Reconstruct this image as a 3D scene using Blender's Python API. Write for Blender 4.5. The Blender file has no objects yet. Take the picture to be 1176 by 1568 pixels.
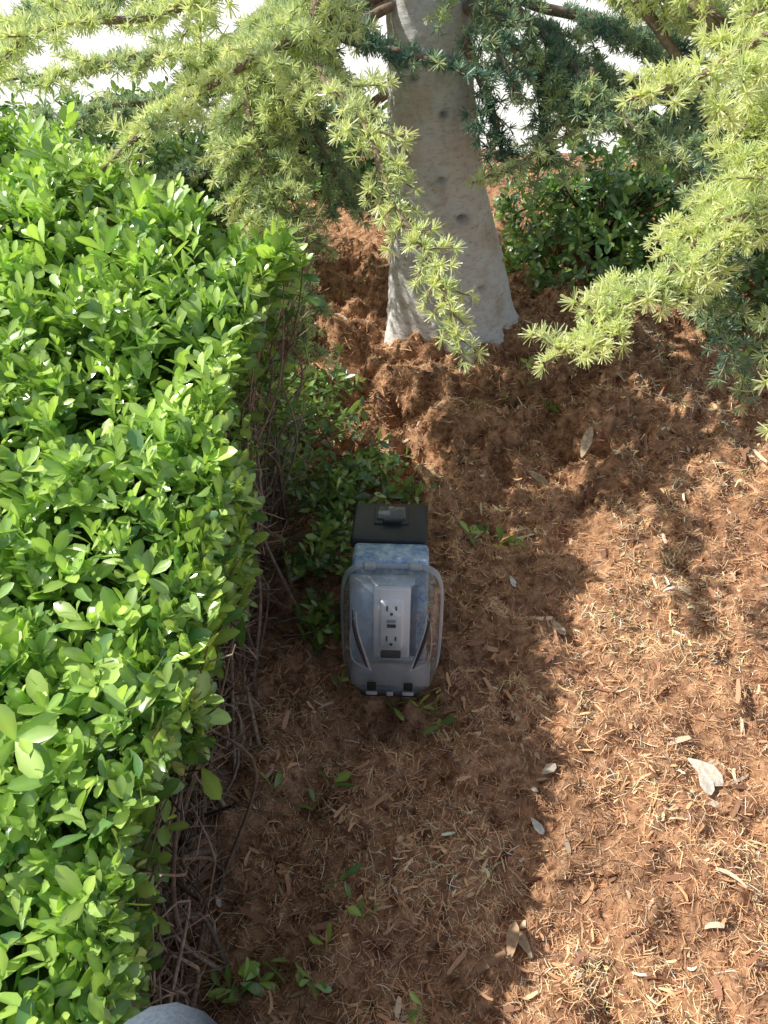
import bpy, bmesh, math
import numpy as np
from mathutils import Vector, Matrix, noise as mn
rng = np.random.default_rng(11)
R = math.radians
scene = bpy.context.scene
scene.view_settings.view_transform = 'Standard'
scene.view_settings.look = 'None'
scene.view_settings.exposure = 0

# ------------------------------------------------------------------ helpers
_tab = rng.random((256, 256))
def vnoise(x, y):
    xi = np.floor(x).astype(int); yi = np.floor(y).astype(int)
    fx = x - xi; fy = y - yi
    fx = fx*fx*(3-2*fx); fy = fy*fy*(3-2*fy)
    a = _tab[xi & 255, yi & 255]; b = _tab[(xi+1) & 255, yi & 255]
    c = _tab[xi & 255, (yi+1) & 255]; d = _tab[(xi+1) & 255, (yi+1) & 255]
    return (a*(1-fx)+b*fx)*(1-fy) + (c*(1-fx)+d*fx)*fy - 0.5
def ground_h(x, y):
    d = np.sqrt((x-.22)**2+(y-2.25)**2)
    m = .45+1.1*np.clip(vnoise(x*1.7+11,y*1.7+4)+.5,0,1)+.7*np.exp(-((d-.45)/.4)**2)
    h = 0.040*vnoise(x*2.3+7, y*2.3+3) + m*(0.070*vnoise(x*9+1+y*2, y*9+9-x*2) + 0.056*vnoise(x*21+y*6, y*21-x*5) \
        + 0.026*vnoise(x*45+5, y*45) + 0.009*vnoise(x*110, y*110))
    return h + 0.06*np.exp(-(d/0.45)**2)
def nrm(v):
    return v/np.maximum(np.linalg.norm(v, axis=-1, keepdims=True), 1e-9)

class MB:
    def __init__(s): s.V=[]; s.F=[]; s.C=[]; s.n=0
    def add(s, V, F, C):
        V=np.asarray(V,float).reshape(-1,3); F=np.asarray(F,int); C=np.asarray(C,float)
        if C.ndim==1: C=np.tile(C,(len(V),1))
        s.V.append(V); s.F.append(F+s.n); s.C.append(C); s.n+=len(V)
    def build(s, name, mat, parent=None, smooth=True):
        V=np.concatenate(s.V); C=np.concatenate(s.C)
        me=bpy.data.meshes.new(name)
        me.vertices.add(len(V)); me.vertices.foreach_set('co', V.astype(np.float32).ravel())
        li=np.concatenate([f.ravel() for f in s.F])
        ls=[];o=0
        for f in s.F:
            k=f.shape[1]; ls.append(o+np.arange(len(f))*k); o+=f.size
        ls=np.concatenate(ls)
        me.loops.add(len(li)); me.loops.foreach_set('vertex_index', li.astype(np.int32))
        me.polygons.add(len(ls)); me.polygons.foreach_set('loop_start', ls.astype(np.int32))
        me.update(calc_edges=True)
        if smooth: me.polygons.foreach_set('use_smooth', np.ones(len(ls),bool))
        ca=me.color_attributes.new('Col','FLOAT_COLOR','POINT')
        ca.data.foreach_set('color', np.hstack([C,np.ones((len(C),1))]).astype(np.float32).ravel())
        me.materials.append(mat)
        ob=bpy.data.objects.new(name, me); scene.collection.objects.link(ob)
        if parent: ob.parent=parent
        return ob

def empty(name, loc=(0,0,0)):
    e=bpy.data.objects.new(name,None); e.location=loc; e.empty_display_size=.1
    scene.collection.objects.link(e); return e

def tube(mb, P, rad, col, sides=5):
    P=np.asarray(P,float); n=len(P); rad=np.broadcast_to(rad,(n,))
    T=nrm(np.gradient(P,axis=0))
    ref=np.array([0,0,1.]) if abs(T[0,2])<.8 else np.array([1.,0,0])
    A=nrm(np.cross(T,ref)); B=np.cross(T,A)
    th=np.arange(sides)/sides*2*np.pi
    V=P[:,None]+rad[:,None,None]*(A[:,None]*np.cos(th)[None,:,None]+B[:,None]*np.sin(th)[None,:,None])
    i=np.arange(n-1)[:,None]*sides; j=np.arange(sides)[None]; k=(j+1)%sides
    F=np.stack([i+j,i+k,i+sides+k,i+sides+j],-1).reshape(-1,4)
    mb.add(V.reshape(-1,3),F,col)

def spline(C, step=.012):
    C=np.asarray(C,float); C=np.vstack([2*C[0]-C[1],C,2*C[-1]-C[-2]]); out=[]
    for i in range(1,len(C)-2):
        n=max(2,int(np.linalg.norm(C[i+1]-C[i])/step)); t=np.linspace(0,1,n,endpoint=False)[:,None]
        p0,p1,p2,p3=C[i-1],C[i],C[i+1],C[i+2]
        out.append(.5*((2*p1)+(-p0+p2)*t+(2*p0-5*p1+4*p2-p3)*t**2+(-p0+3*p1-3*p2+p3)*t**3))
    out.append(C[-2][None]); return np.concatenate(out)

# leaf template
LS=np.array([0,.28,.60,.87,1.0]); LW=np.array([.07,.32,.50,.36,.06]); NR=5
def leaves(mb, P, D, N, L, W, col, fold=.25, curl=.12, rib=1.3):
    n=len(P)
    if n==0: return
    D=nrm(D); S=nrm(np.cross(D,N)); N=np.cross(S,D)
    curl=np.broadcast_to(curl,(n,))
    V=np.zeros((n,NR,3,3)); C=np.zeros((n,NR,3,3))
    for r in range(NR):
        c=P+D*(LS[r]*L)[:,None]-N*(curl*L*LS[r]**2)[:,None]
        for k,sg in enumerate((-1,0,1)):
            V[:,r,k]=c+S*(sg*LW[r]*W)[:,None]+N*(abs(sg)*fold*LW[r]*W)[:,None]
            C[:,r,k]=col*(rib if sg==0 else 1.0)
    q=[]
    for r in range(NR-1):
        for k in range(2): a=r*3+k; q.append([a,a+1,a+4,a+3])
    F=(np.arange(n)[:,None,None]*(NR*3)+np.array(q)[None]).reshape(-1,4)
    mb.add(V.reshape(-1,3),F,C.reshape(-1,3))

# ------------------------------------------------------------------ materials
def newmat(name):
    m=bpy.data.materials.new(name); m.use_nodes=True; nt=m.node_tree
    return m,nt,nt.nodes['Principled BSDF'],nt.nodes['Material Output']
def mat_attr(name, rough=.5, transl=0., spec=.5, noise_amt=.0, nscale=60, bump=0, tt=(1.5,1.5,.7), coat=0):
    m,nt,b,o=newmat(name)
    a=nt.nodes.new('ShaderNodeAttribute'); a.attribute_name='Col'
    out=a.outputs['Color']
    if noise_amt:
        tc=nt.nodes.new('ShaderNodeTexCoord'); nz=nt.nodes.new('ShaderNodeTexNoise')
        nz.inputs['Scale'].default_value=nscale; nz.inputs['Detail'].default_value=3
        nt.links.new(tc.outputs['Object'],nz.inputs['Vector'])
        mr=nt.nodes.new('ShaderNodeMapRange'); mr.inputs['From Min'].default_value=.3; mr.inputs['From Max'].default_value=.7
        mr.inputs['To Min'].default_value=1-noise_amt; mr.inputs['To Max'].default_value=1+noise_amt
        nt.links.new(nz.outputs['Fac'],mr.inputs['Value'])
        vm=nt.nodes.new('ShaderNodeVectorMath'); vm.operation='SCALE'
        nt.links.new(out,vm.inputs[0]); nt.links.new(mr.outputs['Result'],vm.inputs['Scale']); out=vm.outputs['Vector']
        if bump:
            bp=nt.nodes.new('ShaderNodeBump'); bp.inputs['Strength'].default_value=bump; bp.inputs['Distance'].default_value=.004
            nt.links.new(nz.outputs['Fac'],bp.inputs['Height']); nt.links.new(bp.outputs['Normal'],b.inputs['Normal'])
    nt.links.new(out,b.inputs['Base Color'])
    b.inputs['Roughness'].default_value=rough; b.inputs['Specular IOR Level'].default_value=spec
    if coat: b.inputs['Coat Weight'].default_value=coat; b.inputs['Coat Roughness'].default_value=.22
    if transl:
        t=nt.nodes.new('ShaderNodeBsdfTranslucent'); mx=nt.nodes.new('ShaderNodeMixShader'); mx.inputs[0].default_value=transl
        g=nt.nodes.new('ShaderNodeVectorMath'); g.operation='MULTIPLY'; g.inputs[1].default_value=tt
        nt.links.new(out,g.inputs[0]); nt.links.new(g.outputs['Vector'],t.inputs['Color'])
        nt.links.new(b.outputs[0],mx.inputs[1]); nt.links.new(t.outputs[0],mx.inputs[2]); nt.links.new(mx.outputs[0],o.inputs['Surface'])
    return m
def mat_noise(name, c1, c2, scale=8, rough=.8, bump=.3, dist=.01, stretch=(1,1,1), detail=8, spec=.3):
    m,nt,b,o=newmat(name)
    tc=nt.nodes.new('ShaderNodeTexCoord'); mp=nt.nodes.new('ShaderNodeMapping'); mp.inputs['Scale'].default_value=stretch
    nz=nt.nodes.new('ShaderNodeTexNoise'); nz.inputs['Scale'].default_value=scale; nz.inputs['Detail'].default_value=detail
    nz.inputs['Roughness'].default_value=.65
    cr=nt.nodes.new('ShaderNodeValToRGB'); cr.color_ramp.elements[0].color=(*c1,1); cr.color_ramp.elements[1].color=(*c2,1)
    cr.color_ramp.elements[0].position=.35; cr.color_ramp.elements[1].position=.68
    nt.links.new(tc.outputs['Object'],mp.inputs[0]); nt.links.new(mp.outputs[0],nz.inputs['Vector'])
    nt.links.new(nz.outputs['Fac'],cr.inputs[0]); nt.links.new(cr.outputs[0],b.inputs['Base Color'])
    bp=nt.nodes.new('ShaderNodeBump'); bp.inputs['Strength'].default_value=bump; bp.inputs['Distance'].default_value=dist
    nt.links.new(nz.outputs['Fac'],bp.inputs['Height']); nt.links.new(bp.outputs['Normal'],b.inputs['Normal'])
    b.inputs['Roughness'].default_value=rough; b.inputs['Specular IOR Level'].default_value=spec
    return m

# ------------------------------------------------------------------ world + sun
sd=Vector((-.70,.20,.78)).normalized()
el=math.asin(sd.z); az=math.atan2(sd.x,sd.y)
w=bpy.data.worlds.new('World'); scene.world=w; w.use_nodes=True
nt=w.node_tree; bg=nt.nodes['Background']; sky=nt.nodes.new('ShaderNodeTexSky'); sky.sky_type='NISHITA'
sky.sun_disc=False; sky.sun_elevation=el; sky.sun_rotation=az; sky.dust_density=2.0
hs=nt.nodes.new('ShaderNodeHueSaturation'); hs.inputs['Saturation'].default_value=.6; hs.inputs['Value'].default_value=1.0
nt.links.new(sky.outputs[0],hs.inputs['Color']); nt.links.new(hs.outputs[0],bg.inputs[0]); bg.inputs[1].default_value=.15
sun=bpy.data.lights.new('sun','SUN'); sun.energy=5; sun.angle=R(.5); sun.color=(1,.97,.90)
so=bpy.data.objects.new('sun',sun); scene.collection.objects.link(so)
so.rotation_euler=sd.to_track_quat('Z','Y').to_euler(); so.location=(-4,1,6)

cam=bpy.data.cameras.new('camera'); co=bpy.data.objects.new('camera',cam); scene.collection.objects.link(co)
co.location=(0,0,1.4); co.rotation_euler=(R(45),0,0)
cam.sensor_fit='VERTICAL'; cam.sensor_height=24; cam.lens=18.0; cam.clip_start=.02; cam.clip_end=2000
scene.camera=co

# ------------------------------------------------------------------ ground
def plane(name,x0,x1,y0,y1,z,mat):
    me=bpy.data.meshes.new(name); me.from_pydata([(x0,y0,z),(x1,y0,z),(x1,y1,z),(x0,y1,z)],[],[(0,1,2,3)])
    me.materials.append(mat); ob=bpy.data.objects.new(name,me); scene.collection.objects.link(ob); return ob
plane('ground',-400,400,-400,400,-.16,mat_noise('lawn_mat',(.05,.09,.02),(.12,.17,.04),3,.9,.5))
pav=mat_noise('concrete_mat',(.66,.64,.58),(.84,.82,.78),9,.85,.15,.003)
plane('pavement',-30,30,3.9,9.5,-.055,pav)

soil_mat=mat_noise('mulch_base_mat',(.15,.062,.032),(.72,.42,.235),38,.95,1.0,.015,(1,1,1),8,.1)
mb=MB()
for (x0,x1,y0,y1,st) in [(-.9,1.7,-.1,2.9,.009)]:
    xs=np.arange(x0,x1+1e-6,st); ys=np.arange(y0,y1+1e-6,st)
    X,Y=np.meshgrid(xs,ys); Z=ground_h(X,Y); nx=len(xs); ny=len(ys)
    i,j=np.meshgrid(np.arange(nx-1),np.arange(ny-1)); a=(j*nx+i).ravel()
    mb.add(np.stack([X,Y,Z],-1).reshape(-1,3),np.stack([a,a+1,a+1+nx,a+nx],-1),(1,1,1))
bed=empty('mulch_bed')
mb.build('mulch_surface',soil_mat,bed)
mb=MB(); xs=np.linspace(-9,9,241); ys=np.linspace(-5,3.87,121); X,Y=np.meshgrid(xs,ys)
Z=ground_h(X,Y)*.8-.06*((X>-.82)&(X<1.62)&(Y>-.02)&(Y<2.82))
nx=241; i,j=np.meshgrid(np.arange(240),np.arange(120)); a=(j*nx+i).ravel()
mb.add(np.stack([X,Y,Z],-1).reshape(-1,3),np.stack([a,a+1,a+1+nx,a+nx],-1),(1,1,1))
mb.build('mulch_outer',soil_mat,bed)

def strands(mb,n,x0,x1,y0,y1,lmin,lmax,wmin,wmax,pal,pw,lift=.004,pitch=.35,bnd=.08):
    x=rng.uniform(x0,x1,n); y=y0+(y1-y0)*rng.random(n)**1.35
    az_=rng.uniform(0,2*np.pi,n)+0; pt=rng.normal(0,pitch,n)
    L=lmin+(lmax-lmin)*rng.random(n)**2.2; W=rng.uniform(wmin,wmax,n)
    D=np.stack([np.cos(az_)*np.cos(pt),np.sin(az_)*np.cos(pt),np.sin(pt)],-1)
    S=nrm(np.cross(D,np.array([0,0,1.]))+rng.normal(0,.35,(n,3)))
    P=np.stack([x,y,ground_h(x,y)+lift*rng.random(n)+.3*np.abs(np.sin(pt))*L],-1)
    bend=rng.normal(0,bnd,(n,3))*L[:,None]
    V=np.zeros((n,4,2,3))
    for k,u in enumerate((-.5,-.17,.17,.5)):
        c=P+D*(u*L)[:,None]+bend*(4*u*u-.5); ww=W*(1-.75*abs(u)*(k in(0,3)))
        V[:,k,0]=c-S*ww[:,None]/2; V[:,k,1]=c+S*ww[:,None]/2
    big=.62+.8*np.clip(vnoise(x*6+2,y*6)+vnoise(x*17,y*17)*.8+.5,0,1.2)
    big*=.80+.32*np.clip((x+.1+.4*vnoise(x*3,y*3))/.7,0,1)  # shade on the left and sun on the right painted into strand colour
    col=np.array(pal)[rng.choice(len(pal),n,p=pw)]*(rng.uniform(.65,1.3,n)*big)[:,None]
    F=(np.arange(n)[:,None,None]*8+np.array([[0,1,3,2],[2,3,5,4],[4,5,7,6]])[None]).reshape(-1,4)
    mb.add(V.reshape(-1,3),F,np.repeat(np.minimum(col,.92),8,0))
pal=[(.90,.52,.285),(.72,.38,.195),(.94,.70,.46),(.30,.135,.072),(.56,.42,.32),(.92,.80,.62)]
pw=[.42,.29,.12,.13,.02,.02]
mb=MB()
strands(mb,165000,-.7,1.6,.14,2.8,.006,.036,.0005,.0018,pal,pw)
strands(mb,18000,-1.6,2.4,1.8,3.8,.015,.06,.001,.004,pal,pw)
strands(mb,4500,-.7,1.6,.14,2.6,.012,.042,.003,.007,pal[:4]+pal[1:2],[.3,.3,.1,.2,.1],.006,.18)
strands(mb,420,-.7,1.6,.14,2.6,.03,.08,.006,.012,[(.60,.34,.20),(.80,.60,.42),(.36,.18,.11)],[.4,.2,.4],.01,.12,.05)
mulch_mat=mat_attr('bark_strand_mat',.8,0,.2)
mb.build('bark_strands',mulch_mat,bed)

# ------------------------------------------------------------------ cedar tree
tree=empty('cedar_tree',(0,0,0))
tb=MB()
ctr=np.array([(.245,2.27,-.06),(.24,2.27,0),(.215,2.265,.1),(.190,2.26,.3),(.152,2.25,.5),(.12,2.25,.8),(.10,2.26,1.1),(.10,2.28,1.8),(.12,2.3,2.8),(.12,2.3,4.2)])
rz=np.array([.25,.215,.186,.162,.138,.108,.097,.085,.06,.02])
zz=np.concatenate([np.linspace(-.06,1.3,180),np.linspace(1.33,4.2,40)])
cx=np.interp(zz,ctr[:,2],ctr[:,0]); cy=np.interp(zz,ctr[:,2],ctr[:,1]); rr=np.interp(zz,ctr[:,2],rz)
k=np.ones(9)/9
def sm(a): p=np.pad(a,4,mode='edge'); return np.convolve(p,k,'valid')
cx=sm(cx);cy=sm(cy);rr=sm(rr)
ns=120; th=np.arange(ns)/ns*2*np.pi
V=np.zeros((len(zz),ns,3)); knots=[(-1.15,.45,.03),(-1.9,.33,.02),(-1.35,.72,.022),(-2.3,.62,.02),(-1.0,.24,.018),(-1.75,.12,.018),(-2.0,.8,.02),(-1.5,.56,.02)]
KC=np.ones((len(zz),ns))
for i,z in enumerate(zz):
    fl=math.exp(-max(z,0)/.10)
    for j,t in enumerate(th):
        p=Vector((math.cos(t)*2.2,math.sin(t)*2.2,z*3))
        cr_=mn.noise(Vector((p.x*1.6,p.y*1.6,z*24+5)))
        d=.04*mn.noise(p)+.020*mn.noise(Vector((p.x*2,p.y*2,z*30)))+.014*mn.noise(Vector((p.x*4,p.y*4,z*75)))+.010*mn.noise(Vector((p.x*14,p.y*14,z*90)))
        if abs(cr_)<.05: d-=.014*(1-abs(cr_)/.05); KC[i,j]*=.85
        lobe=.08*math.cos(2*(t+.15))*math.exp(-max(z-.1,0)/.5)+fl*.14*max(0,math.cos(5*t+1.2))
        for (kt,kz,kr) in knots:
            dt=math.atan2(math.sin(t-kt),math.cos(t-kt))*rr[i]; q=math.hypot(dt,(z-kz)*1.5)/kr
            lobe+=(.10*math.exp(-(q-1)**2*5)-.14*math.exp(-q*q*5))*kr/.03
            KC[i,j]*=1-.7*math.exp(-q*q*3)
        r=rr[i]*(1+d+lobe)
        V[i,j]=(cx[i]+r*math.cos(t),cy[i]+r*math.sin(t),z)
i=np.arange(len(zz)-1)[:,None]*ns; j=np.arange(ns)[None]; kk=(j+1)%ns
tb.add(V.reshape(-1,3),np.stack([i+j,i+kk,i+ns+kk,i+ns+j],-1).reshape(-1,4),np.repeat(KC.reshape(-1,1),3,1))
m,nt,b,o=newmat('cedar_bark_mat')
tc=nt.nodes.new('ShaderNodeTexCoord'); mp=nt.nodes.new('ShaderNodeMapping'); mp.inputs['Scale'].default_value=(1,1,3.2)
n1=nt.nodes.new('ShaderNodeTexNoise'); n1.inputs['Scale'].default_value=34; n1.inputs['Detail'].default_value=9; n1.inputs['Roughness'].default_value=.75
n2=nt.nodes.new('ShaderNodeTexNoise'); n2.inputs['Scale'].default_value=7; n2.inputs['Detail'].default_value=5
at=nt.nodes.new('ShaderNodeAttribute'); at.attribute_name='Col'
L=nt.links.new
L(tc.outputs['Object'],mp.inputs[0]); L(mp.outputs[0],n1.inputs['Vector']); L(tc.outputs['Object'],n2.inputs['Vector'])
cr=nt.nodes.new('ShaderNodeValToRGB'); e=cr.color_ramp.elements; e[0].position=.32; e[0].color=(.46,.42,.38,1); e[1].position=.55; e[1].color=(.94,.93,.90,1)
ne=e.new(.42); ne.color=(.84,.82,.78,1)
L(n1.outputs['Fac'],cr.inputs[0])
cr2=nt.nodes.new('ShaderNodeValToRGB'); e=cr2.color_ramp.elements; e[0].position=.34;e[0].color=(.84,.76,.67,1);e[1].position=.48;e[1].color=(1,1,1,1)
L(n2.outputs['Fac'],cr2.inputs[0])
mx=nt.nodes.new('ShaderNodeMix'); mx.data_type='RGBA'; mx.blend_type='MULTIPLY'; mx.inputs[0].default_value=1
L(cr.outputs[0],mx.inputs[6]); L(cr2.outputs[0],mx.inputs[7])
mx2=nt.nodes.new('ShaderNodeMix'); mx2.data_type='RGBA'; mx2.blend_type='MULTIPLY'; mx2.inputs[0].default_value=1
L(mx.outputs[2],mx2.inputs[6]); L(at.outputs['Color'],mx2.inputs[7]); L(mx2.outputs[2],b.inputs['Base Color'])
bp=nt.nodes.new('ShaderNodeBump'); bp.inputs['Strength'].default_value=.9; bp.inputs['Distance'].default_value=.009
L(n1.outputs['Fac'],bp.inputs['Height']); L(bp.outputs[0],b.inputs['Normal']); b.inputs['Roughness'].default_value=.85; b.inputs['Specular IOR Level'].default_value=.2
tb.build('trunk',m,tree)

limb=MB(); nee=MB()
cl_P=[];cl_A=[];cl_c=[];cl_s=[]
def cluster_line(P, litness, spacing, size):
    d=np.r_[0,np.cumsum(np.linalg.norm(np.diff(P,axis=0),axis=1))]
    n=max(1,int(d[-1]/spacing)); s=np.linspace(spacing*.5,d[-1],n)
    Q=np.stack([np.interp(s,d,P[:,k]) for k in range(3)],-1)
    T=nrm(np.gradient(P,axis=0)); TT=np.stack([np.interp(s,d,T[:,k]) for k in range(3)],-1)
    A=rng.normal(0,1,(n,3)); A-=TT*np.sum(A*TT,-1,keepdims=True); A=nrm(A)+np.array([0,0,.35])+TT*.35
    A[-1]=TT[-1]*2
    cl_P.append(Q+nrm(A)*.004); cl_A.append(nrm(A)); cl_s.append(size*rng.uniform(.8,1.2,n))
    cl_c.append(np.clip(litness-.12+.35*(s/d[-1])**2+rng.normal(0,.14,n),0,1.1))
bark=(.26,.19,.14)
def make_limb(ctrl, r0=.014, start=.3, twl=.17, lit_tone=.4, sp=.03, csp=.0115, size=1., droop=.8, dens=1.):
    P=spline(ctrl); n=len(P)
    ph=rng.uniform(0,9,3); u=np.arange(n)*.012
    P=P+.012*np.stack([np.sin(u*9+ph[0]),np.sin(u*11+ph[1]),np.sin(u*13+ph[2])],-1)*np.minimum(1,np.arange(n)/20)[:,None]
    f=np.linspace(0,1,n)
    tube(limb,P,r0*(1-f)**.8+.0022,bark,6)
    T=nrm(np.gradient(P,axis=0)); i0=int(start*n)
    cluster_line(P[i0:],lit_tone,csp,size)
    stp=max(1,int(sp/.012)); sgn=1
    for i in range(i0,n-3,stp):
        if rng.random()>dens: continue
        sgn=-sgn; up=np.array([0,0,1.])
        side=nrm(np.cross(T[i],up)+1e-6); 
        fr=(i-i0)/(n-i0)
        Lt=twl*(1.05-.72*fr)*rng.uniform(.55,1.2)
        d=nrm(side*sgn*rng.uniform(.5,1.)+T[i]*rng.uniform(.4,.9)+up*rng.uniform(-.35,.35)+rng.normal(0,.12,3))
        m_=max(4,int(Lt/.02)); uu=np.linspace(0,Lt,m_)[:,None]
        Q=P[i]+d*uu-up*(droop*uu**2)+rng.normal(0,.0015,(m_,3)).cumsum(0)
        tube(limb,Q,np.linspace(.0026,.0012,m_),(.28,.21,.14),4)
        cluster_line(Q,lit_tone+rng.normal(0,.12),csp,size)
        if Lt>.07:
            for q in range(2 if Lt<.13 else 4):
                kq=rng.integers(1,m_-1); d2=nrm(d*.7+np.cross(d,up)*rng.choice([-1,1])*.8+rng.normal(0,.2,3))
                l2=Lt*rng.uniform(.25,.5); uu2=np.linspace(0,l2,4)[:,None]; Q2=Q[kq]+d2*uu2-up*uu2**2*1.2
                tube(limb,Q2,np.linspace(.0018,.001,4),(.28,.21,.14),3); cluster_line(Q2,lit_tone+rng.normal(0,.10),csp,size)
# limbs reaching toward the viewer and left
make_limb([(.10,2.2,1.2),(-.05,2.03,1.12),(-.16,1.81,.96),(-.036,1.587,.866),(.039,1.43,.78),(.086,1.313,.732),(.131,1.17,.61)],start=.28,twl=.11,lit_tone=.9,sp=.036)
make_limb([(.08,2.25,1.15),(-.1,2.15,1.02),(-.31,1.95,.88),(-.265,1.79,.715),(-.205,1.64,.565),(-.184,1.46,.43)],start=.25,twl=.15,lit_tone=.65)
make_limb([(.02,2.2,.95),(-.2,2.05,.86),(-.33,1.9,.74),(-.28,1.72,.60),(-.20,1.52,.44)],r0=.010,start=.25,twl=.15,lit_tone=.6,sp=.024)
make_limb([(.08,2.3,1.05),(-.12,2.22,.92),(-.22,2.1,.83),(-.142,1.98,.70),(-.06,1.86,.56)],start=.2,twl=.18,lit_tone=.3)
make_limb([(.08,2.25,1.0),(-.15,2.2,.9),(-.26,2.0,.78),(-.25,1.85,.62),(-.13,1.75,.52)],start=.2,twl=.16,lit_tone=.4)
make_limb([(.05,2.25,1.1),(-.2,2.2,1.0),(-.416,2.14,.86),(-.624,2.05,.88),(-.83,1.9,.86)],start=.2,twl=.18,lit_tone=.7,dens=.8)
make_limb([(.05,2.3,.95),(-.3,2.35,.86),(-.567,2.31,.74),(-.744,2.16,.72),(-.9,1.97,.66)],start=.25,twl=.17,lit_tone=.45,dens=.8)
make_limb([(.05,2.4,.72),(-.25,2.55,.52),(-.548,2.56,.44),(-.791,2.38,.38),(-.97,2.2,.35)],start=.35,twl=.15,lit_tone=.3,dens=.8)
make_limb([(.05,2.2,1.3),(-.15,1.95,1.18),(-.367,1.75,1.06),(-.557,1.62,1.04),(-.70,1.47,.98)],start=.35,twl=.14,lit_tone=.85,dens=.7)
make_limb([(.02,2.2,1.15),(-.1,1.95,1.02),(-.3,1.75,.92),(-.48,1.6,.86),(-.6,1.5,.78)],start=.3,twl=.12,lit_tone=.9,dens=.8)
make_limb([(.05,2.4,1.2),(-.4,2.6,1.0),(-.9,2.7,.85),(-1.4,2.6,.7)],start=.25,twl=.24,lit_tone=.6,size=1.1,dens=.85)
make_limb([(.08,2.35,1.0),(-.2,2.55,.85),(-.42,2.6,.72),(-.62,2.55,.60)],start=.25,twl=.2,lit_tone=.4)
make_limb([(.1,2.4,1.25),(-.2,2.6,1.1),(-.5,2.75,1.02),(-.85,2.85,.92)],start=.2,twl=.24,lit_tone=.6,size=1.1,dens=.85)
# crossing in front of trunk near top
make_limb([(.02,2.15,1.12),(-.17,2.05,.98),(-.06,1.97,.92),(.10,1.93,.90),(.24,1.9,.88)],start=.3,twl=.11,lit_tone=.10)
make_limb([(.2,2.2,.88),(.27,2.1,.74),(.30,2.02,.66),(.33,1.98,.62)],r0=.012,start=.2,twl=.11,lit_tone=.0)
make_limb([(.15,2.2,1.1),(.22,2.08,1.0),(.28,1.98,.90),(.32,1.92,.80)],r0=.012,start=.25,twl=.14,lit_tone=.12)
# right side
make_limb([(.18,2.2,1.25),(.55,1.95,1.08),(.80,1.6,.86),(.62,1.40,.75),(.46,1.28,.70),(.285,1.15,.60)],start=.42,twl=.15,lit_tone=1.,size=1.1,sp=.024)
make_limb([(.6,1.85,1.05),(.78,1.55,.88),(.66,1.36,.80),(.54,1.27,.73)],r0=.008,start=.25,twl=.13,lit_tone=1.,size=1.1,sp=.024)
make_limb([(.5,2.0,1.05),(.72,1.75,.85),(.70,1.52,.68),(.70,1.40,.56),(.745,1.27,.46)],r0=.01,start=.3,twl=.13,lit_tone=.35)
make_limb([(.75,1.7,.9),(.82,1.45,.75),(.78,1.25,.62),(.72,1.10,.52)],r0=.008,start=.3,twl=.11,lit_tone=.8)
make_limb([(.15,2.2,1.4),(.5,1.85,1.25),(.66,1.5,1.12),(.53,1.36,1.05),(.39,1.31,1.0)],start=.5,twl=.13,lit_tone=1.05,size=1.1)
make_limb([(.15,2.2,1.35),(.5,1.95,1.2),(.7,1.7,1.08),(.72,1.45,.98)],start=.4,twl=.15,lit_tone=1.,size=1.05)
make_limb([(.2,2.2,1.2),(.5,2.0,1.08),(.74,1.85,.98),(.86,1.65,.86)],start=.3,twl=.17,lit_tone=.75,size=1.05)
make_limb([(.2,2.2,.95),(.42,2.08,.80),(.62,2.02,.72),(.85,1.9,.66)],start=.25,twl=.18,lit_tone=.2)
make_limb([(.5,2.05,.85),(.42,1.98,.74),(.33,1.88,.70),(.22,1.82,.68)],r0=.007,start=.1,twl=.08,lit_tone=.6)
make_limb([(.2,2.3,1.0),(.5,2.3,.9),(.75,2.22,.8),(.86,2.06,.64),(.9,1.8,.5)],start=.25,twl=.2,lit_tone=.2)
make_limb([(.2,2.25,1.05),(.32,2.2,.93),(.45,2.08,.86),(.60,1.9,.75)],start=.3,twl=.15,lit_tone=.3)
make_limb([(.2,2.35,.9),(.45,2.45,.78),(.72,2.42,.66),(.95,2.3,.52)],start=.25,twl=.18,lit_tone=.2)
make_limb([(.2,2.4,1.15),(.5,2.6,1.0),(.9,2.7,.8),(1.3,2.7,.6)],start=.25,twl=.22,lit_tone=.5,size=1.1,dens=.8)
make_limb([(.2,2.3,1.2),(.7,2.3,1.0),(1.1,2.15,.85),(1.3,1.9,.65)],start=.3,twl=.22,lit_tone=.5)
for a_ in (78,112):
    a=R(a_); d=np.array([math.cos(a),math.sin(a),0]); c0=np.array([.12,2.3,rng.uniform(.95,1.2)]); Lr=rng.uniform(1.1,1.5)
    e_=np.array([0,0,1.])
    make_limb([c0,c0+d*Lr*.35-e_*.12,c0+d*Lr*.7-e_*.28,c0+d*Lr-e_*(.45+.12*rng.random())],start=.25,twl=.28,lit_tone=.5,sp=.05,csp=.021,size=1.4)
# upper crown, above the photograph
for q in range(9):
    z=2.2+q*.21; a=q*2.4+.4; Lr=1.0*(1-(z-2.0)/2.6)+.15
    if math.cos(a-math.atan2(-.6,-.5))>.45 and z<2.7: continue
    d=np.array([math.cos(a),math.sin(a),0]); c0=np.array([.11,2.29,z])
    make_limb([c0,c0+d*Lr*.4+np.array([0,0,.05]),c0+d*Lr*.75+np.array([0,0,-.02]),c0+d*Lr+np.array([0,0,-.18])],start=.2,twl=.28,lit_tone=.4,sp=.08,csp=.028,size=1.6,dens=.8)
cedar_bark=mat_attr('twig_bark_mat',.85,0,.2,noise_amt=.35,nscale=90,bump=.5)
limb.build('limbs',cedar_bark,tree)
P=np.concatenate(cl_P);A=np.concatenate(cl_A);S_=np.concatenate(cl_s);c=np.concatenate(cl_c)
K=24; n=len(P)
d=nrm(A[:,None]*.75+nrm(rng.normal(0,1,(n,K,3)))); Ln=(.0215*S_)[:,None]*rng.uniform(.75,1.15,(n,K))
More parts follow.
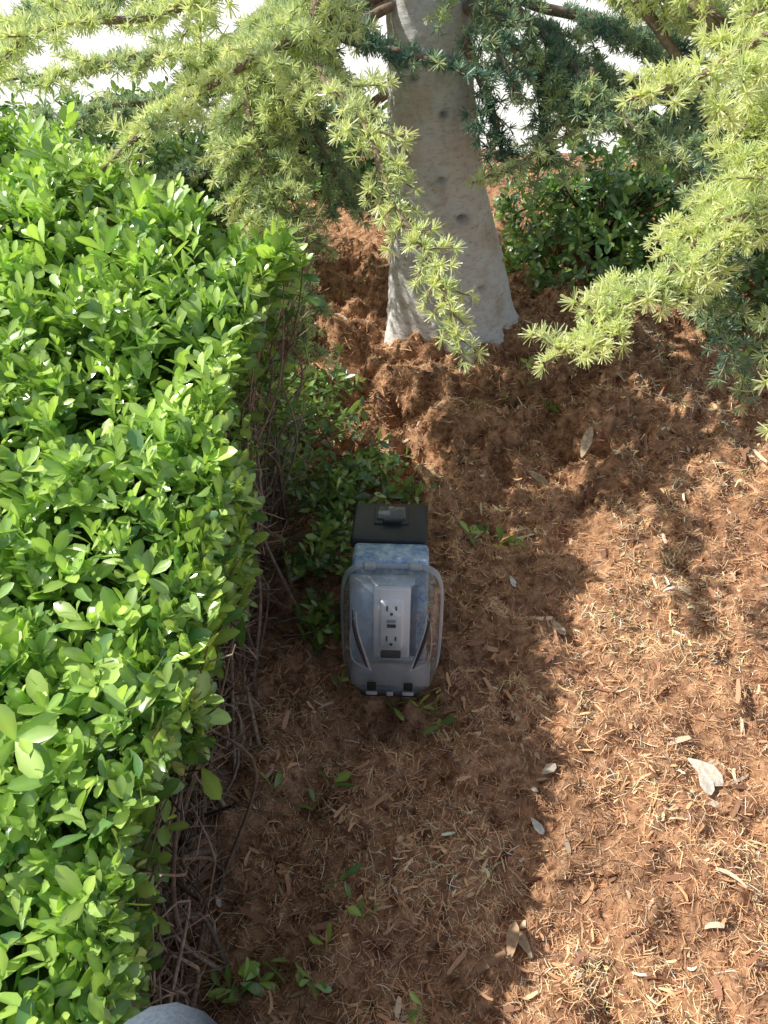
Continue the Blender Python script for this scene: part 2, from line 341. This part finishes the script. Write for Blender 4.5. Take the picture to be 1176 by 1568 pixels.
sv=nrm(np.cross(d,rng.normal(0,1,(n,K,3)))); wv=(.00145*S_)[:,None,None]
B=P[:,None]+d*.0015
V=np.stack([B-sv*wv*.8,B+sv*wv*.8,B+d*Ln[...,None]*.9+sv*wv*.8,B+d*Ln[...,None]*.97-sv*wv*.5],2)
ca=np.array([.18,.32,.27]); cb=np.array([.84,.91,.50])  # shaded and sunlit needle tones painted as colour, blended limb by limb
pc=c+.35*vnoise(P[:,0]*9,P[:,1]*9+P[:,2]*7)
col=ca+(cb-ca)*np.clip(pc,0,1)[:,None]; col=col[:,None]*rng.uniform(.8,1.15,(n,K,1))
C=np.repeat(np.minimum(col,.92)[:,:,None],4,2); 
F=(np.arange(n*K)[:,None]*4+np.arange(4)[None])
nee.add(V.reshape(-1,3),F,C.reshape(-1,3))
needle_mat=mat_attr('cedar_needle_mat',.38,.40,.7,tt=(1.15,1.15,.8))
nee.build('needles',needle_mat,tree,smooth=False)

# ------------------------------------------------------------------ hedge
hedge=empty('boxwood_hedge')
def edge_x(y):
    return -.325+.105*np.clip(y,-.5,1.5)+.08*vnoise(y*4,y*0+3)+.06*vnoise(y*11,y*0+8)
def far_y(x):
    return 1.42+np.clip(-.28-x,0,3)*.80+.05*vnoise(x*6,x*0+2)
def base_z(y): return .42+.24*np.clip(y,0,1.6)
def top_z(x,y):
    z=base_z(y)+.07*vnoise(x*5,y*5)+.045*vnoise(x*14,y*14)
    de=np.clip(edge_x(y)-x,0,.2)/.2; df=np.clip(far_y(x)-y,0,.2)/.2
    return z-.05*(1-de)**3-.07*(1-df)**3
hl=MB(); ht=MB()
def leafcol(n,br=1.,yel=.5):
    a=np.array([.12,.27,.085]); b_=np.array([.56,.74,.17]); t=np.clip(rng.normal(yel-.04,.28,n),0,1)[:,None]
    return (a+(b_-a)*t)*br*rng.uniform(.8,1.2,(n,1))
def shoots(P,U,nl,Ls,br,yel,spread=.75,hh=.04):
    n=len(P); ph=rng.uniform(0,6.28,n)
    ref=nrm(np.cross(U,rng.normal(0,1,(n,3)))); ref2=np.cross(U,ref); vig=rng.uniform(.7,1.3,n)
    for k in range(nl):
        f=k/(nl-1)
        an=ph+(k//2)*1.57+(k%2)*3.1416+rng.normal(0,.25,n)
        side=ref*np.cos(an)[:,None]+ref2*np.sin(an)[:,None]
        open_=(1.15-.75*f)*spread/.75*rng.uniform(.75,1.25,n)
        D=nrm(U*np.cos(open_)[:,None]+side*np.sin(open_)[:,None])
        N=nrm(U*np.sin(open_)[:,None]-side*np.cos(open_)[:,None]+rng.normal(0,.25,(n,3)))
        Lf=vig*Ls*(1.0-.35*max(0,f-.6)/.4)*rng.uniform(.72,1.12,n)
        keep=rng.random(n)<.92
        pos=P-U*(hh*(1-f))
        leaves(hl,pos[keep],D[keep],N[keep],Lf[keep],(Lf*rng.uniform(.38,.48,n))[keep],(leafcol(n,br,yel+.3*f))[keep],curl=rng.uniform(-.05,.3,n)[keep])
def top_pts(n,drop=0,x0=-1.7):
    y=rng.uniform(-.7,3.,n); x=rng.uniform(x0,-.12,n); ok=(x<edge_x(y)-.0)&(y<far_y(x))
    vis=(x>-.56*(y*.7+.75)-.06)&(y>.08); ok&=vis|(rng.random(n)<.22)
    x=x[ok];y=y[ok]
    return np.stack([x,y,top_z(x,y)-drop+rng.normal(0,.014,len(x))],-1)
P=top_pts(8800); U=nrm(np.array([0,0,1.])+rng.normal(0,.32,P.shape)+np.array([.25,0,0])*np.exp(-(edge_x(P[:,1])-P[:,0])/.06)[:,None])
P[:,2]+=np.where(rng.random(len(P))<.18,rng.uniform(.01,.05,len(P)),0)
shoots(P,U,7,.043,1.,.5)
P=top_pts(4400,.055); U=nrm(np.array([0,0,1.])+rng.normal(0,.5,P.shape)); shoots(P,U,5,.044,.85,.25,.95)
def side_pts(n,zlo,inset):
    y=rng.uniform(-.3,1.42,n); bz=base_z(y); z=np.minimum(zlo+(bz-zlo)*rng.random(n)**.65,bz)
    ex=edge_x(y)
    x=ex-.10*(1-z/bz)-.02+.09*vnoise(y*9,z*9)-inset
    return np.stack([x,y,z],-1)
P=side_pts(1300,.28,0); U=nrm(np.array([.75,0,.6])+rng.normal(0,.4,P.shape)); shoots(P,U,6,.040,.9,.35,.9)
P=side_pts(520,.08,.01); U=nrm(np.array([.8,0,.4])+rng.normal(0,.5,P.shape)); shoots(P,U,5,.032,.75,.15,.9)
n=1000; x=rng.uniform(-1.5,-.22,n); y=far_y(x); z=rng.uniform(.1,.70,n); P=np.stack([x,y-.02,z],-1)
U=nrm(np.array([.4,.7,.5])+rng.normal(0,.4,P.shape)); shoots(P,U,6,.040,.9,.3,.9)
for (cx_,cy_,rad,nn,zh) in [(-.11,1.40,.10,70,.14),(-.17,1.62,.12,60,.18),(-.14,1.2,.07,40,.12),(-.13,1.02,.05,20,.09),(-.01,1.50,.06,26,.09),(.08,1.42,.03,6,.05),(-.2,1.85,.12,50,.12)]:
    P=np.stack([rng.normal(cx_,rad*.6,nn),rng.normal(cy_,rad*.7,nn),rng.uniform(.03,zh,nn)],-1)
    shoots(P,nrm(np.array([.5,-.1,.7])+rng.normal(0,.5,P.shape)),6,.038,.75,.25,.9)
    for p in P[::2]:
        tube(ht,spline([(p[0]-.16,p[1]+rng.normal(0,.04),.0),(p[0]-.08,p[1],p[2]*.7),p],.03),.0016,(.22,.16,.11),4)
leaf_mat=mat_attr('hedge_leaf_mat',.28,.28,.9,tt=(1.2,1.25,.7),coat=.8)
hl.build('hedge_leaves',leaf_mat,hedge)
for q in range(360):
    y0=rng.uniform(-.3,1.45); x0=-.40+rng.normal(0,.07); ye=y0+rng.normal(0,.13); zt=float(base_z(np.array(ye)))
    ze=rng.uniform(.10,zt-.03); ex=float(edge_x(np.array(ye)))-.03*rng.random()-.10*(1-ze/zt)+.03
    mid=((x0+ex)/2+rng.normal(0,.03),(y0+ye)/2+rng.normal(0,.04),ze*.5+.02)
    mid2=((x0+3*ex)/4+rng.normal(0,.025),(y0+3*ye)/4+rng.normal(0,.04),ze*.8+rng.normal(0,.02)+.01)
    Pq=spline([(x0,y0,-.01),mid,mid2,(ex,ye,ze)],.025); cc=np.array([.27,.20,.15])*rng.uniform(.5,1.4)
    tube(ht,Pq,np.linspace(rng.uniform(.003,.0065),.0014,len(Pq)),cc,5)
    for w_ in range(4):
        kq=rng.integers(len(Pq)//3,len(Pq)-1); d_=nrm(rng.normal(0,1,3)+np.array([.5,0,.2])); l_=rng.uniform(.03,.09)
        tube(ht,np.array([Pq[kq],Pq[kq]+d_*l_*.5+rng.normal(0,.008,3),Pq[kq]+d_*l_+rng.normal(0,.012,3)]),np.array([.0018,.0013,.0007]),cc*1.1,3)
ht.build('hedge_twigs',cedar_bark,hedge)
core=MB(); ys=np.linspace(-.7,3.0,90)  # dark sheets under the leaves, coloured to stand in for interior shade
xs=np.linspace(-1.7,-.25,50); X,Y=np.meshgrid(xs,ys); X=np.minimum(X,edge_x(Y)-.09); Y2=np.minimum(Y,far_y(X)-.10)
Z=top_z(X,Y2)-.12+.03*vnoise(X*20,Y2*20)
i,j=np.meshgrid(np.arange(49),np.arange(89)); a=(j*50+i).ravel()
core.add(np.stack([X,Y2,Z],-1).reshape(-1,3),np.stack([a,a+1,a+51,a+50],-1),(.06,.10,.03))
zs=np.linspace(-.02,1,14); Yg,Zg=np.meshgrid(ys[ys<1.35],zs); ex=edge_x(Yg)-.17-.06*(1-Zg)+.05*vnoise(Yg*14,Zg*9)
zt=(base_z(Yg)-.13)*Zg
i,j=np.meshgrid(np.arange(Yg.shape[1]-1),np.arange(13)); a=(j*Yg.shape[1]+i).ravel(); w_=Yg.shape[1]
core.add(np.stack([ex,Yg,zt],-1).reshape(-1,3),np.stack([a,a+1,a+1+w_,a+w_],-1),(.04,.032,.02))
core.build('hedge_shade_core',mat_attr('shade_core_mat',.95,0,.1,noise_amt=.6,nscale=70,bump=1),hedge)

# ------------------------------------------------------------------ background shrubs
hl_main=hl
def shrub(cx,cy,rx,ry,h,n,br=.8,yel=.2,Ls=.045):
    global hl
    e=empty('shrub'); hl=MB()
    for layer,(f,nn) in enumerate([(1,n),(.75,n//3)]):
        u=rng.uniform(0,6.28,nn); v=np.arccos(rng.uniform(-.1,1,nn)); nz=1+.7*vnoise(u*1.9+cy*7,v*3+cx*5)+.3*vnoise(u*5,v*7)
        d=np.stack([np.sin(v)*np.cos(u),np.sin(v)*np.sin(u),np.cos(v)],-1)
        P=np.stack([cx+d[:,0]*rx*f*nz,cy+d[:,1]*ry*f*nz,.02+np.abs(d[:,2])*h*f*nz],-1)
        shoots(P,nrm(d+np.array([0,0,.5])+rng.normal(0,.45,d.shape)),6,Ls,br,yel,.95)
    hl.build('shrub_leaves',leaf_mat,e)
    st=MB()
    for q in range(40):
        a=rng.uniform(0,6.28); r_=rng.uniform(.3,.85)
        tube(st,spline([(cx+rng.normal(0,.03),cy+rng.normal(0,.03),-.02),(cx+.4*r_*rx*math.cos(a),cy+.4*r_*ry*math.sin(a),h*.5),(cx+r_*rx*math.cos(a),cy+r_*ry*math.sin(a),h*.85)],.04),.004,(.12,.09,.06),5)
    st.build('shrub_stems',cedar_bark,e)
shrub(-.78,2.80,.42,.34,.50,850,.8,.15)
shrub(-1.50,2.75,.42,.38,.48,600,.8,.15)
shrub(.80,2.75,.34,.26,.36,520,.8,.15)
shrub(1.38,2.40,.36,.32,.42,560,.8,.15)
shrub(-.50,2.25,.20,.16,.20,220,.6,.1)
shrub(-.30,3.50,.40,.24,.30,320,.7,.2,.055)
shrub(1.50,3.40,.50,.30,.38,420,.7,.2,.055)
shrub(-1.30,3.60,.45,.24,.30,300,.7,.2,.055)
hl=hl_main

# ------------------------------------------------------------------ ground litter
hl=MB()
def gp(x,y,dz=.012): return (x,y,float(ground_h(np.array(x),np.array(y)))+dz)
for (x,y,nn) in [(.30,1.30,2),(.27,1.33,1),(-.20,.36,4),(-.12,.34,3),(-.03,.44,2),(-.12,.66,2),(.06,.83,2),(-.10,.87,1),(.04,.30,1),(-.27,.33,2),(.45,1.95,2),(.52,1.88,2),(.36,1.9,1),(-.22,.62,1),(.22,1.28,1),(.02,1.40,2),(.09,.80,2)]:
    P=np.array([gp(x+rng.normal(0,.018),y+rng.normal(0,.018),.022) for _ in range(nn)])
    shoots(P,nrm(np.array([0,0,.35])+rng.normal(0,.7,P.shape)*np.array([1,1,.3])),5,.040,.9,.4,1.0,.02)
hl.build('hedge_clippings',leaf_mat,None)
dl=MB()
def flat_leaf(x,y,a,L,W,col,dz=.014,tilt=.15):
    P=np.array([gp(x,y,dz)]); D=np.array([[math.cos(a),math.sin(a),rng.normal(0,tilt)]]); N=np.array([[rng.normal(0,.2),rng.normal(0,.2),1.]])
    leaves(dl,P,D,N,np.array([L]),np.array([W]),np.array([col]),fold=rng.uniform(-.2,.3),curl=rng.uniform(-.3,.2),rib=.85)
flat_leaf(.585,.71,-.7,.075,.036,(.86,.78,.64),.016,.05); flat_leaf(.60,.69,-1.3,.05,.03,(.86,.78,.66),.016,.05); flat_leaf(.62,.70,.3,.04,.025,(.8,.7,.56),.016,.05)
flat_leaf(.55,1.62,1.2,.10,.03,(.65,.5,.33),.025); flat_leaf(.27,.60,-1.0,.035,.016,(.8,.75,.66)); flat_leaf(.30,.68,.6,.035,.02,(.6,.5,.4))
flat_leaf(.20,.36,1.3,.06,.022,(.5,.33,.2)); flat_leaf(.24,.37,2.0,.05,.02,(.55,.38,.24)); flat_leaf(.30,1.18,-1.3,.03,.014,(.8,.75,.66)); flat_leaf(.38,1.05,-1.2,.05,.02,(.6,.46,.33))
flat_leaf(-.22,.25,.4,.05,.035,(.5,.42,.34)); flat_leaf(.43,1.45,2.4,.07,.02,(.42,.3,.2))
for _ in range(80):
    flat_leaf(rng.uniform(-.4,1.4),rng.uniform(.3,2.8),rng.uniform(0,6.3),rng.uniform(.010,.024),rng.uniform(.005,.010),np.array([(.7,.62,.5),(.6,.42,.28),(.46,.28,.17)][rng.integers(3)])*rng.uniform(.7,1.1),.008)
dl.build('dead_leaves',mat_attr('dead_leaf_mat',.7,.1,.3,noise_amt=.25,nscale=120),None)

# ------------------------------------------------------------------ outdoor power outlet with clear in-use cover
def pmat(name,col,rough,spec=.5,bump=.1,sc=60,dist=.001):
    return mat_noise(name,tuple(np.array(col)*.8),tuple(np.minimum(np.array(col)*1.12,.97)),sc,rough,bump,dist,spec=spec)
black=pmat('black_plastic_mat',(.036,.038,.040),.42); dark=pmat('dark_slot_mat',(.008,.008,.008),.6)
white=mat_noise('white_plastic_mat',(.93,.93,.93),(.97,.97,.97),60,.3,.05,.001,spec=.5); grey=pmat('blue_plate_mat',(.62,.76,.92),.4); btn=pmat('button_mat',(.4,.42,.45),.4)
blue=mat_noise('blue_gasket_mat',(.10,.27,.52),(.74,.86,.97),48,.35,1.0,.012,(1,1,1),6,.6)
def clearmat(name,base,lo,hi,rough=.12,edge=.55):
    m,nt,b,o=newmat(name); b.inputs['Base Color'].default_value=(*base,1); b.inputs['Roughness'].default_value=rough; b.inputs['Specular IOR Level'].default_value=.6
    tr=nt.nodes.new('ShaderNodeBsdfTransparent'); tr.inputs[0].default_value=(.99,.995,1,1)
    lw=nt.nodes.new('ShaderNodeLayerWeight'); lw.inputs['Blend'].default_value=.30
    pw_=nt.nodes.new('ShaderNodeMath'); pw_.operation='MULTIPLY'; pw_.inputs[1].default_value=edge; nt.links.new(lw.outputs['Facing'],pw_.inputs[0])
    nz=nt.nodes.new('ShaderNodeTexNoise'); nz.inputs['Scale'].default_value=14; nz.inputs['Detail'].default_value=7
    mr=nt.nodes.new('ShaderNodeMapRange'); mr.inputs['To Min'].default_value=lo; mr.inputs['To Max'].default_value=hi
    tc=nt.nodes.new('ShaderNodeTexCoord'); nt.links.new(tc.outputs['Object'],nz.inputs['Vector'])
    mr.inputs['From Min'].default_value=.45; mr.inputs['From Max'].default_value=.75
    nt.links.new(nz.outputs['Fac'],mr.inputs['Value'])
    ad=nt.nodes.new('ShaderNodeMath'); ad.use_clamp=True; nt.links.new(mr.outputs[0],ad.inputs[0]); nt.links.new(pw_.outputs[0],ad.inputs[1])
    tl=nt.nodes.new('ShaderNodeBsdfTranslucent'); tl.inputs[0].default_value=(*base,1)
    mt=nt.nodes.new('ShaderNodeMixShader'); mt.inputs[0].default_value=.45; nt.links.new(b.outputs[0],mt.inputs[1]); nt.links.new(tl.outputs[0],mt.inputs[2])
    mx=nt.nodes.new('ShaderNodeMixShader'); nt.links.new(ad.outputs[0],mx.inputs[0]); nt.links.new(tr.outputs[0],mx.inputs[1]); nt.links.new(mt.outputs[0],mx.inputs[2])
    gl=nt.nodes.new('ShaderNodeBsdfGlossy'); gl.inputs['Roughness'].default_value=.03; fr=nt.nodes.new('ShaderNodeFresnel'); fr.inputs['IOR'].default_value=1.58
    mg=nt.nodes.new('ShaderNodeMixShader'); nt.links.new(fr.outputs[0],mg.inputs[0]); nt.links.new(mx.outputs[0],mg.inputs[1]); nt.links.new(gl.outputs[0],mg.inputs[2])
    nt.links.new(mg.outputs[0],o.inputs['Surface'])
    return m
clear=clearmat('clear_cover_mat',(.94,.97,1.),.01,.07,.10,.38); frost=clearmat('frosted_cover_mat',(.94,.97,1.),.4,.6,.25)
outlet=empty('garden_power_outlet')
def box(name,cx,cy,cz,sx,sy,sz,mat,bev=.006,seg=3):
    bm=bmesh.new(); bmesh.ops.create_cube(bm,size=1); bmesh.ops.scale(bm,vec=(sx,sy,sz),verts=bm.verts)
    if bev: bmesh.ops.bevel(bm,geom=bm.edges[:],offset=bev,segments=seg,affect='EDGES',profile=.5)
    bmesh.ops.translate(bm,vec=(cx,cy,cz),verts=bm.verts)
    me=bpy.data.meshes.new(name); bm.to_mesh(me); bm.free(); me.materials.append(mat)
    for p in me.polygons: p.use_smooth=True
    try: me.set_sharp_from_angle(angle=R(40))
    except Exception: pass
    ob=bpy.data.objects.new(name,me); scene.collection.objects.link(ob); ob.parent=outlet; return ob
H=.222
box('housing',-.008,.130,H*.5-.01,.128,.170,H,black,.010)
box('blue_gasket',-.004,.028,H*.5+.005,.136,.072,H+.018,blue,.009)
box('top_lid',-.008,.142,H+.010,.142,.155,.024,black,.006)
box('lid_frame',-.006,.155,H+.023,.066,.072,.006,black,.002)
box('lid_latch',-.006,.160,H+.027,.054,.052,.006,pmat('smoked_plastic_mat',(.13,.14,.15),.08),.002)
box('latch_grip',-.004,.122,H+.029,.036,.010,.009,black,.002)
box('back_plate',-.018,-.012,H*.5+.008,.116,.010,H-.040,grey,.004)
box('outlet_yoke',0,-.022,H*.54,.066,.012,.146,white,.004)
box('outlet_face',0,-.031,H*.55,.042,.012,.100,white,.005)
box('yoke_shade_strip',.040,-.018,H*.54,.010,.010,.146,pmat('dark_blue_mat',(.10,.16,.24),.4),.002)
for zc in (.095,.158):
    box('slot_left',-.008,-.0375,zc,.003,.002,.010,dark,0); box('slot_right',.008,-.0375,zc,.003,.002,.008,dark,0)
    box('slot_ground',0,-.0375,zc-.012,.005,.002,.005,dark,.001)
box('button_test',0,-.038,.132,.016,.004,.006,btn,.001); box('button_reset',0,-.038,.122,.016,.004,.006,dark,.001)
box('hinge_left',-.040,-.012,H+.006,.024,.018,.012,frost,.005); box('hinge_right',.040,-.012,H+.006,.024,.018,.012,frost,.005)
def ring(hw,hh,y,zc,n=64,p=5.):
    t=np.arange(n)/n*2*np.pi; c_,s_=np.cos(t),np.sin(t)
    x=np.sign(c_)*np.abs(c_)**(2/p)*hw; z=np.sign(s_)*np.abs(s_)**(2/p)*hh
    x=x*(1-.03*(z/hh<0)*(-z/hh))
    return np.stack([x,np.full(n,y),z+zc],-1)
def loft(name,rings,mat,cap=True):
    mbx=MB(); n=len(rings[0]); V=np.concatenate(rings); Fq=[]
    for r in range(len(rings)-1):
        for j in range(n): k2=(j+1)%n; Fq.append([r*n+j,r*n+k2,(r+1)*n+k2,(r+1)*n+j])
    mbx.add(V,np.array(Fq),(1,1,1)); ob=mbx.build(name,mat,outlet)
    if cap:
        bm=bmesh.new(); bm.from_mesh(ob.data); bm.verts.ensure_lookup_table(); 
        bm.faces.new([bm.verts[(len(rings)-1)*n+j] for j in range(n)]); bm.to_mesh(ob.data); bm.free()
    return ob
zc=H*.5-.002; hw=.0850; hh=H*.5+.004
loft('clear_cover',[ring(hw+.004,hh+.004,-.004,zc),ring(hw+.004,hh+.004,-.012,zc),ring(hw,hh,-.014,zc),ring(hw-.001,hh-.001,-.045,zc),ring(hw-.005,hh-.005,-.066,zc),ring(hw-.013,hh-.013,-.079,zc),ring(hw-.024,hh-.024,-.085,zc),ring(hw-.05,hh-.05,-.087,zc)],clear)
loft('cover_rim',[ring(hw+.0055,hh+.0055,-.000,zc),ring(hw+.0075,hh+.0075,-.006,zc),ring(hw+.0065,hh+.0065,-.014,zc),ring(hw+.001,hh+.001,-.0145,zc)],frost,False)
rb=MB(); rd=MB()
for sg in (-1,1):
    pts=[(sg*.060,-.086,zc+.072),(sg*.057,-.0895,zc+.04),(sg*.047,-.0905,zc+.0),(sg*.034,-.0895,zc-.045)]
    sp_=spline(pts,.006); tube(rb,sp_,np.full(len(sp_),.0018),(1,1,1),8)
    sp2=sp_+np.array([sg*.0055,.004,0]); tube(rd,sp2,.0034*np.sin(np.linspace(.1,3.0,len(sp2)))+.0004,(.05,.05,.055),6)  # dark tube beside the rib paints the shading inside the arc
    pts=[(sg*.060,-.086,zc+.072),(sg*.069,-.084,zc+.03),(sg*.065,-.086,zc-.025),(sg*.034,-.0895,zc-.045)]
    sp_=spline(pts,.006); tube(rb,sp_,np.full(len(sp_),.0010),(1,1,1),8)
rb.build('cover_ribs',frost,outlet); rd.build('rib_shade_strips',mat_attr('rib_shade_mat',.3,0,.5),outlet)
box('cover_lower_panel',0,-.066,.042,.140,.010,.052,frost,.004)
box('inner_latch',0,-.060,.078,.036,.014,.010,dark,.003)
for sg in (-1,1):
    box('cord_slot',sg*.032,-.0885,.030,.016,.004,.016,dark,.0015)
    box('cord_slot_lip',sg*.032,-.0900,.016,.020,.004,.006,frost,.0015)
box('cord_slot_center',0,-.0885,.014,.012,.004,.008,btn,.0015)
box('ground_stake',0,.05,-.10,.05,.05,.2,black,.006)
box('stake_foot',0,.010,-.020,.110,.11,.022,black,.008)
outlet.location=(.014,.890,.050); outlet.rotation_euler=(R(-20),0,R(-2)); outlet.scale=(1.10,1.10,1.10)

# ------------------------------------------------------------------ photographer (only a knee reaches into the frame)
person=empty('person')
denim=mat_noise('grey_denim_mat',(.08,.105,.14),(.15,.18,.23),220,.9,.3,.001); skin=mat_noise('skin_mat',(.45,.27,.19),(.55,.34,.25),30,.5,.05)
shirt=mat_noise('shirt_mat',(.10,.11,.14),(.14,.15,.19),90,.9,.2); hair=mat_noise('hair_mat',(.03,.02,.012),(.07,.045,.03),200,.6,.5); shoe=mat_noise('shoe_mat',(.05,.05,.055),(.09,.09,.10),50,.6,.2)
def skinned(name,verts,edges,rad,mat):
    me=bpy.data.meshes.new(name); me.from_pydata(verts,edges,[]); ob=bpy.data.objects.new(name,me); scene.collection.objects.link(ob); ob.parent=person
    md=ob.modifiers.new('skin','SKIN'); 
    for v,r_ in zip(me.skin_vertices[0].data,rad): v.radius=(r_,r_) if np.isscalar(r_) else r_
    me.skin_vertices[0].data[0].use_root=True
    md.use_smooth_shade=True; s=ob.modifiers.new('sub','SUBSURF'); s.levels=2; s.render_levels=2; me.materials.append(mat); return ob
skinned('trousers',[(-.02,-.36,.92),(-.11,-.33,.86),(-.19,-.02,.66),(-.192,.145,.580),(-.205,.08,.36),(-.20,.02,.12),(.08,-.37,.86),(.10,-.36,.50),(.11,-.44,.12),(-.02,-.37,1.0)],
  [(0,1),(1,2),(2,3),(3,4),(4,5),(0,6),(6,7),(7,8),(0,9)],[(.16,.11),.095,.078,.066,.060,.055,.095,.075,.055,(.15,.10)],denim)
skinned('torso',[(-.02,-.37,1.02),(-.02,-.36,1.2),(-.02,-.33,1.38),(-.02,-.30,1.46),(-.19,-.31,1.40),(-.22,-.26,1.14),(-.12,-.10,1.26),(.15,-.31,1.40),(.18,-.26,1.14),(.10,-.10,1.26)],
  [(0,1),(1,2),(2,3),(2,4),(4,5),(5,6),(2,7),(7,8),(8,9)],[(.15,.10),(.15,.10),(.15,.10),.06,.06,.045,.035,.06,.045,.035],shirt)
skinned('head',[(-.02,-.29,1.46),(-.02,-.27,1.54),(-.02,-.245,1.62),(-.02,-.24,1.69)],[(0,1),(1,2),(2,3)],[.05,.058,.082,.07],skin)
skinned('hair',[(-.02,-.285,1.62),(-.02,-.265,1.71)],[(0,1)],[.085,.08],hair)
skinned('nose',[(-.02,-.175,1.64),(-.02,-.145,1.605)],[(0,1)],[.008,.013],skin)
for s_ in (-1,1):
    skinned('ear',[(-.02+s_*.083,-.25,1.635),(-.02+s_*.088,-.255,1.60)],[(0,1)],[.014,.010],skin)
    hx=-.01+s_*.085
    vs=[(hx+s_*.02,-.10,1.27),(hx,-.075,1.34)]; es=[(0,1)]; rd_=[.026,.030]
    for f in range(4):
        b0=len(vs); vs+=[(hx-s_*.004,-.075,1.355+.016*f),(hx-s_*.03,-.05,1.362+.017*f),(hx-s_*.05,-.062,1.36+.017*f)]; es+=[(1,b0),(b0,b0+1),(b0+1,b0+2)]; rd_+=[.009,.0085,.007]
    b0=len(vs); vs+=[(hx-s_*.01,-.09,1.36),(hx-s_*.035,-.085,1.385)]; es+=[(1,b0),(b0,b0+1)]; rd_+=[.011,.009]
    skinned('hand',vs,es,rd_,skin)
skinned('shoe',[(-.20,-.02,.05),(-.205,.09,.045),(-.21,.18,.035)],[(0,1),(1,2)],[(.042,.045),(.045,.04),(.04,.03)],shoe)
skinned('shoe',[(.11,-.48,.05),(.12,-.38,.045),(.13,-.29,.035)],[(0,1),(1,2)],[(.042,.045),(.045,.04),(.04,.03)],shoe)
